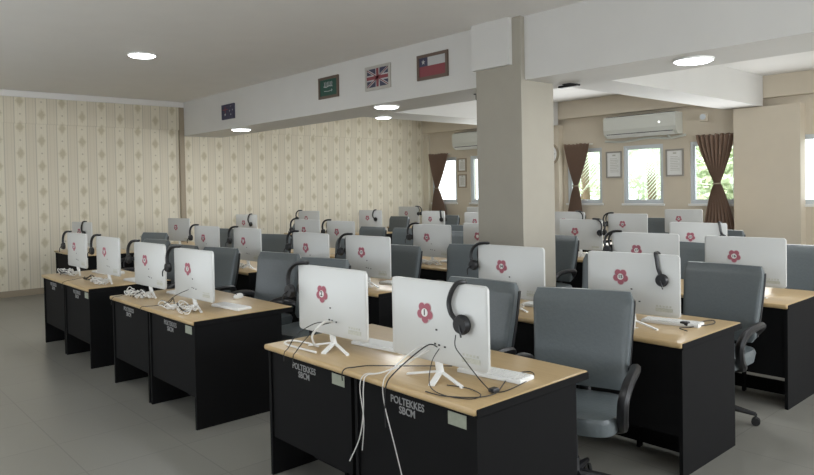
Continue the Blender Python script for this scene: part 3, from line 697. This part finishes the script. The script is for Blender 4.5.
def clutter(x, y, yaw, seed, label, n=7, black=False):
    n = n if black else n+3
    rnd = random.Random(seed); bm = bmesh.new()
    for k in range(n):
        pts = []; a = rnd.uniform(0, 6.28); cx, cy = rnd.uniform(-.2, .14), rnd.uniform(-.13, -.05); rx, ry = rnd.uniform(.05, .13), rnd.uniform(.02, .05)
        for q in range(8):
            a += rnd.uniform(.6, 1.1); pts.append((cx+rx*math.cos(a), cy+ry*math.sin(a), .010+rnd.uniform(0, .05)*(q not in (0, 7))))
        tube(bm, pts, rnd.uniform(.0025, .005), n=6, sub=4)
    t = finish('cable_tangle', bm, M['cableb' if black else 'cablew'], None, True); t.location = (x, y, .75); t.rotation_euler = (0, 0, math.radians(yaw)); tag(t, label, 'cables')
    if not black:
        bm = bmesh.new(); box(bm, -.21, -.15, -.11, -.05, 0, .030, bev=.006, mtx=Matrix.Rotation(rnd.uniform(-.1, .1), 4, 'Z')); finish('power_adapter', bm, M['wplastic'], t)
wh = {2: 'aisle computer of the front middle desk', 3: 'left computer of the front middle desk', 4: 'right computer of the front left desk', 5: 'computer at the far left edge', 7: 'wide computer in front of the column',
      8: 'right computer on the second row middle desk', 9: 'left computer on the second row middle desk', 10: 'second row computer by the left aisle', 11: 'second row computer under the brown pilaster', 14: 'third row computer left of the column', 17: 'fourth row computer right of the column'}
for i, nm in wh.items():
    x, y, yaw = PC[i][:3]; clutter(x, y, yaw, 10+i, 'tangle of white cables and adapter below the '+nm, 8 if i in (3, 4, 5, 10, 14) else 5)
for i in (2, 3, 4, 5):
    x, y, yaw = PC[i][:3]; clutter(x-.1, y-.02, yaw, 50+i, 'pair of black cables lying before the '+wh[i], 2, True)

# ------------------------------------------------------------------ chairs
def make_chair():
    t = empty('office_chair', (0, 0, 0))
    bm = bmesh.new(); hw, N = .26, 14
    secs = []
    for k in range(N+1):
        s = k/N; z = .535+.51*s; y = .215+.10*s+.018*math.sin(s*math.pi)
        wd = .25+.03*s; th = .036+.012*math.sin(s*math.pi)
        if k == 0: wd -= .02; th *= .6
        if k == N: wd -= .022; th *= .45
        if k == N-1: z -= .012; wd -= .003
        secs.append((z, wd, th, 0, y-.035))
    loft(bm, secs, n=28, pw=7)
    # slight wrap so that the sides come forward
    for v in bm.verts: v.co.y -= .35*v.co.x**2
    finish('backrest', bm, M['vinyl'], t, True)
    bm = bmesh.new(); secs = [(z, wd+.006, .016, 0, y+.020) for z, wd, th, _, y in secs[1:-1]]
    loft(bm, secs, n=28, pw=7)
    for v in bm.verts: v.co.y -= .35*v.co.x**2
    finish('back_shell', bm, M['bplastic'], t, True)
    bm = bmesh.new(); loft(bm, [(.395, .21, .19, 0, -.02), (.41, .255, .235, 0, -.02), (.47, .265, .25, 0, -.02), (.495, .255, .24, 0, -.02), (.508, .21, .19, 0, -.02)], n=32, pw=5); finish('seat', bm, M['vinyl'], t, True)
    bm = bmesh.new(); box(bm, -.12, .12, -.12, .12, .36, .398, bev=.01); tube(bm, [(0, .08, .38), (0, .24, .40), (0, .275, .52), (0, .29, .62)], .022, n=8, flat=1.6); finish('seat_plate', bm, M['bplastic'], t, True)
    for s in (-1, 1):
        bm = bmesh.new(); tube(bm, [(s*.24, .20, .60), (s*.29, .16, .655), (s*.31, .03, .672), (s*.31, -.13, .655), (s*.30, -.21, .59), (s*.29, -.19, .50), (s*.27, -.10, .425), (s*.20, -.04, .395)], .025, n=8, flat=1.2); finish('armrest', bm, M['bplastic'], t, True)
    bm = bmesh.new(); cyl(bm, (0, 0, .27), .026, .026, .2, n=16); cyl(bm, (0, 0, .14), .04, .032, .12, n=16); finish('gas_lift', bm, M['bplastic'], t, True)
    for k in range(5):
        a = k*2*math.pi/5+.3; c, s = math.cos(a), math.sin(a)
        bm = bmesh.new(); tube(bm, [(0, 0, .12), (c*.15, s*.15, .10), (c*.29, s*.29, .075)], [.026, .022, .014], n=8, sub=1); f = finish('base_arm', bm, M['bplastic'], t, True)
        bm = bmesh.new(); cyl(bm, (0, .012, .027), .027, .027, .014, 'Y', 14); cyl(bm, (0, -.012, .027), .027, .027, .014, 'Y', 14); cyl(bm, (0, 0, .05), .008, .008, .06, n=8)
        bmesh.ops.transform(bm, matrix=Matrix.Translation((c*.29, s*.29, 0)) @ Matrix.Rotation(a+.6*k, 4, 'Z'), verts=bm.verts); finish('caster', bm, M['foam'], f, True)
    return t
chair0 = make_chair(); first = [True]
def chair(x, Y, yaw, label, dz=0):
    """x, Y: centre of the backrest top"""
    c = chair0 if first[0] else copy_tree(chair0); first[0] = False
    a = math.radians(yaw); c.location = (x+.27*math.sin(a), Y-.27*math.cos(a), 0); c.rotation_euler = (0, 0, a)
    tag(c, label, 'chair', 'grey vinyl office chairs')
chair(-2.15, 3.24, 20, 'large empty grey chair right of the nearest computer, arm visible')
chair(-2.84, 3.18, 3, 'grey chair directly behind the nearest computer')
chair(-5.50, 3.33, 10, 'grey chair turned in the aisle left of the computer with sticker 2')
chair(-4.73, 3.30, 12, 'grey chair whose top edge shows above the computer with sticker 2')
chair(-7.21, 3.15, 8, 'grey chair showing between the sticker 3 and sticker 4 computers')
chair(-6.52, 3.25, 12, 'grey chair directly behind the sticker 3 computer')
chair(-9.80, 3.85, 16, 'grey chair standing alone against the wallpaper behind the sticker 4 computer')
chair(-2.07, 4.88, 0, 'grey chair at the right edge behind the sticker 15 computer')
chair(-5.17, 4.55, 6, 'grey chair in the second row right of its middle desk computers')
chair(-4.62, 5.03, 18, 'grey chair left of the wide computer in front of the column')
chair(-2.98, 4.95, 0, 'dark grey chair just left of the sticker 15 computer, mostly hidden')
chair(-6.27, 4.78, 4, 'grey chair between the two computers of the second row middle desk')
chair(-7.86, 4.70, 14, 'grey chair behind the second row computer by the left aisle, right of it')
chair(-9.72, 4.95, 6, 'grey chair against the wallpaper, between the two second row computers at the left')
chair(-4.66, 6.54, -2, 'grey chair in the third row just right of the column')
chair(-3.02, 6.45, -10, 'grey chair in the third row behind its right-hand computer')
chair(-2.1, 6.7, 0, 'grey chair of the third row at the right edge of the photo')
chair(-7.25, 6.52, 6, 'grey chair in the third row left of its computer nearest the column')
chair(-6.0, 6.40, 4, 'grey chair in the third row left of the computer near the column')
chair(-9.75, 6.4, 10, 'grey chair in the third row at its left end near the wall')
chair(-7.15, 7.42, 6, 'grey chair just left of the column in the fourth row')
chair(-9.82, 9.98, 4, 'grey chair right of the computer below the corner curtain')
chair(-5.62, 10.65, 0, 'grey chair in the last rows beside the framed notice under the middle window')
chair(-3.55, 8.3, 0, 'grey chair in the fourth row under the rightmost curtain')
chair(-10.42, 9.15, 2, 'grey chair in the fifth row standing before the wallpaper near the centre')
chair(-8.02, 6.50, 4, 'grey chair just below the computer against the wallpaper, right of the third row pair')
chair(-8.35, 3.3, 10, 'dark grey chair at the left edge behind the front left desk')
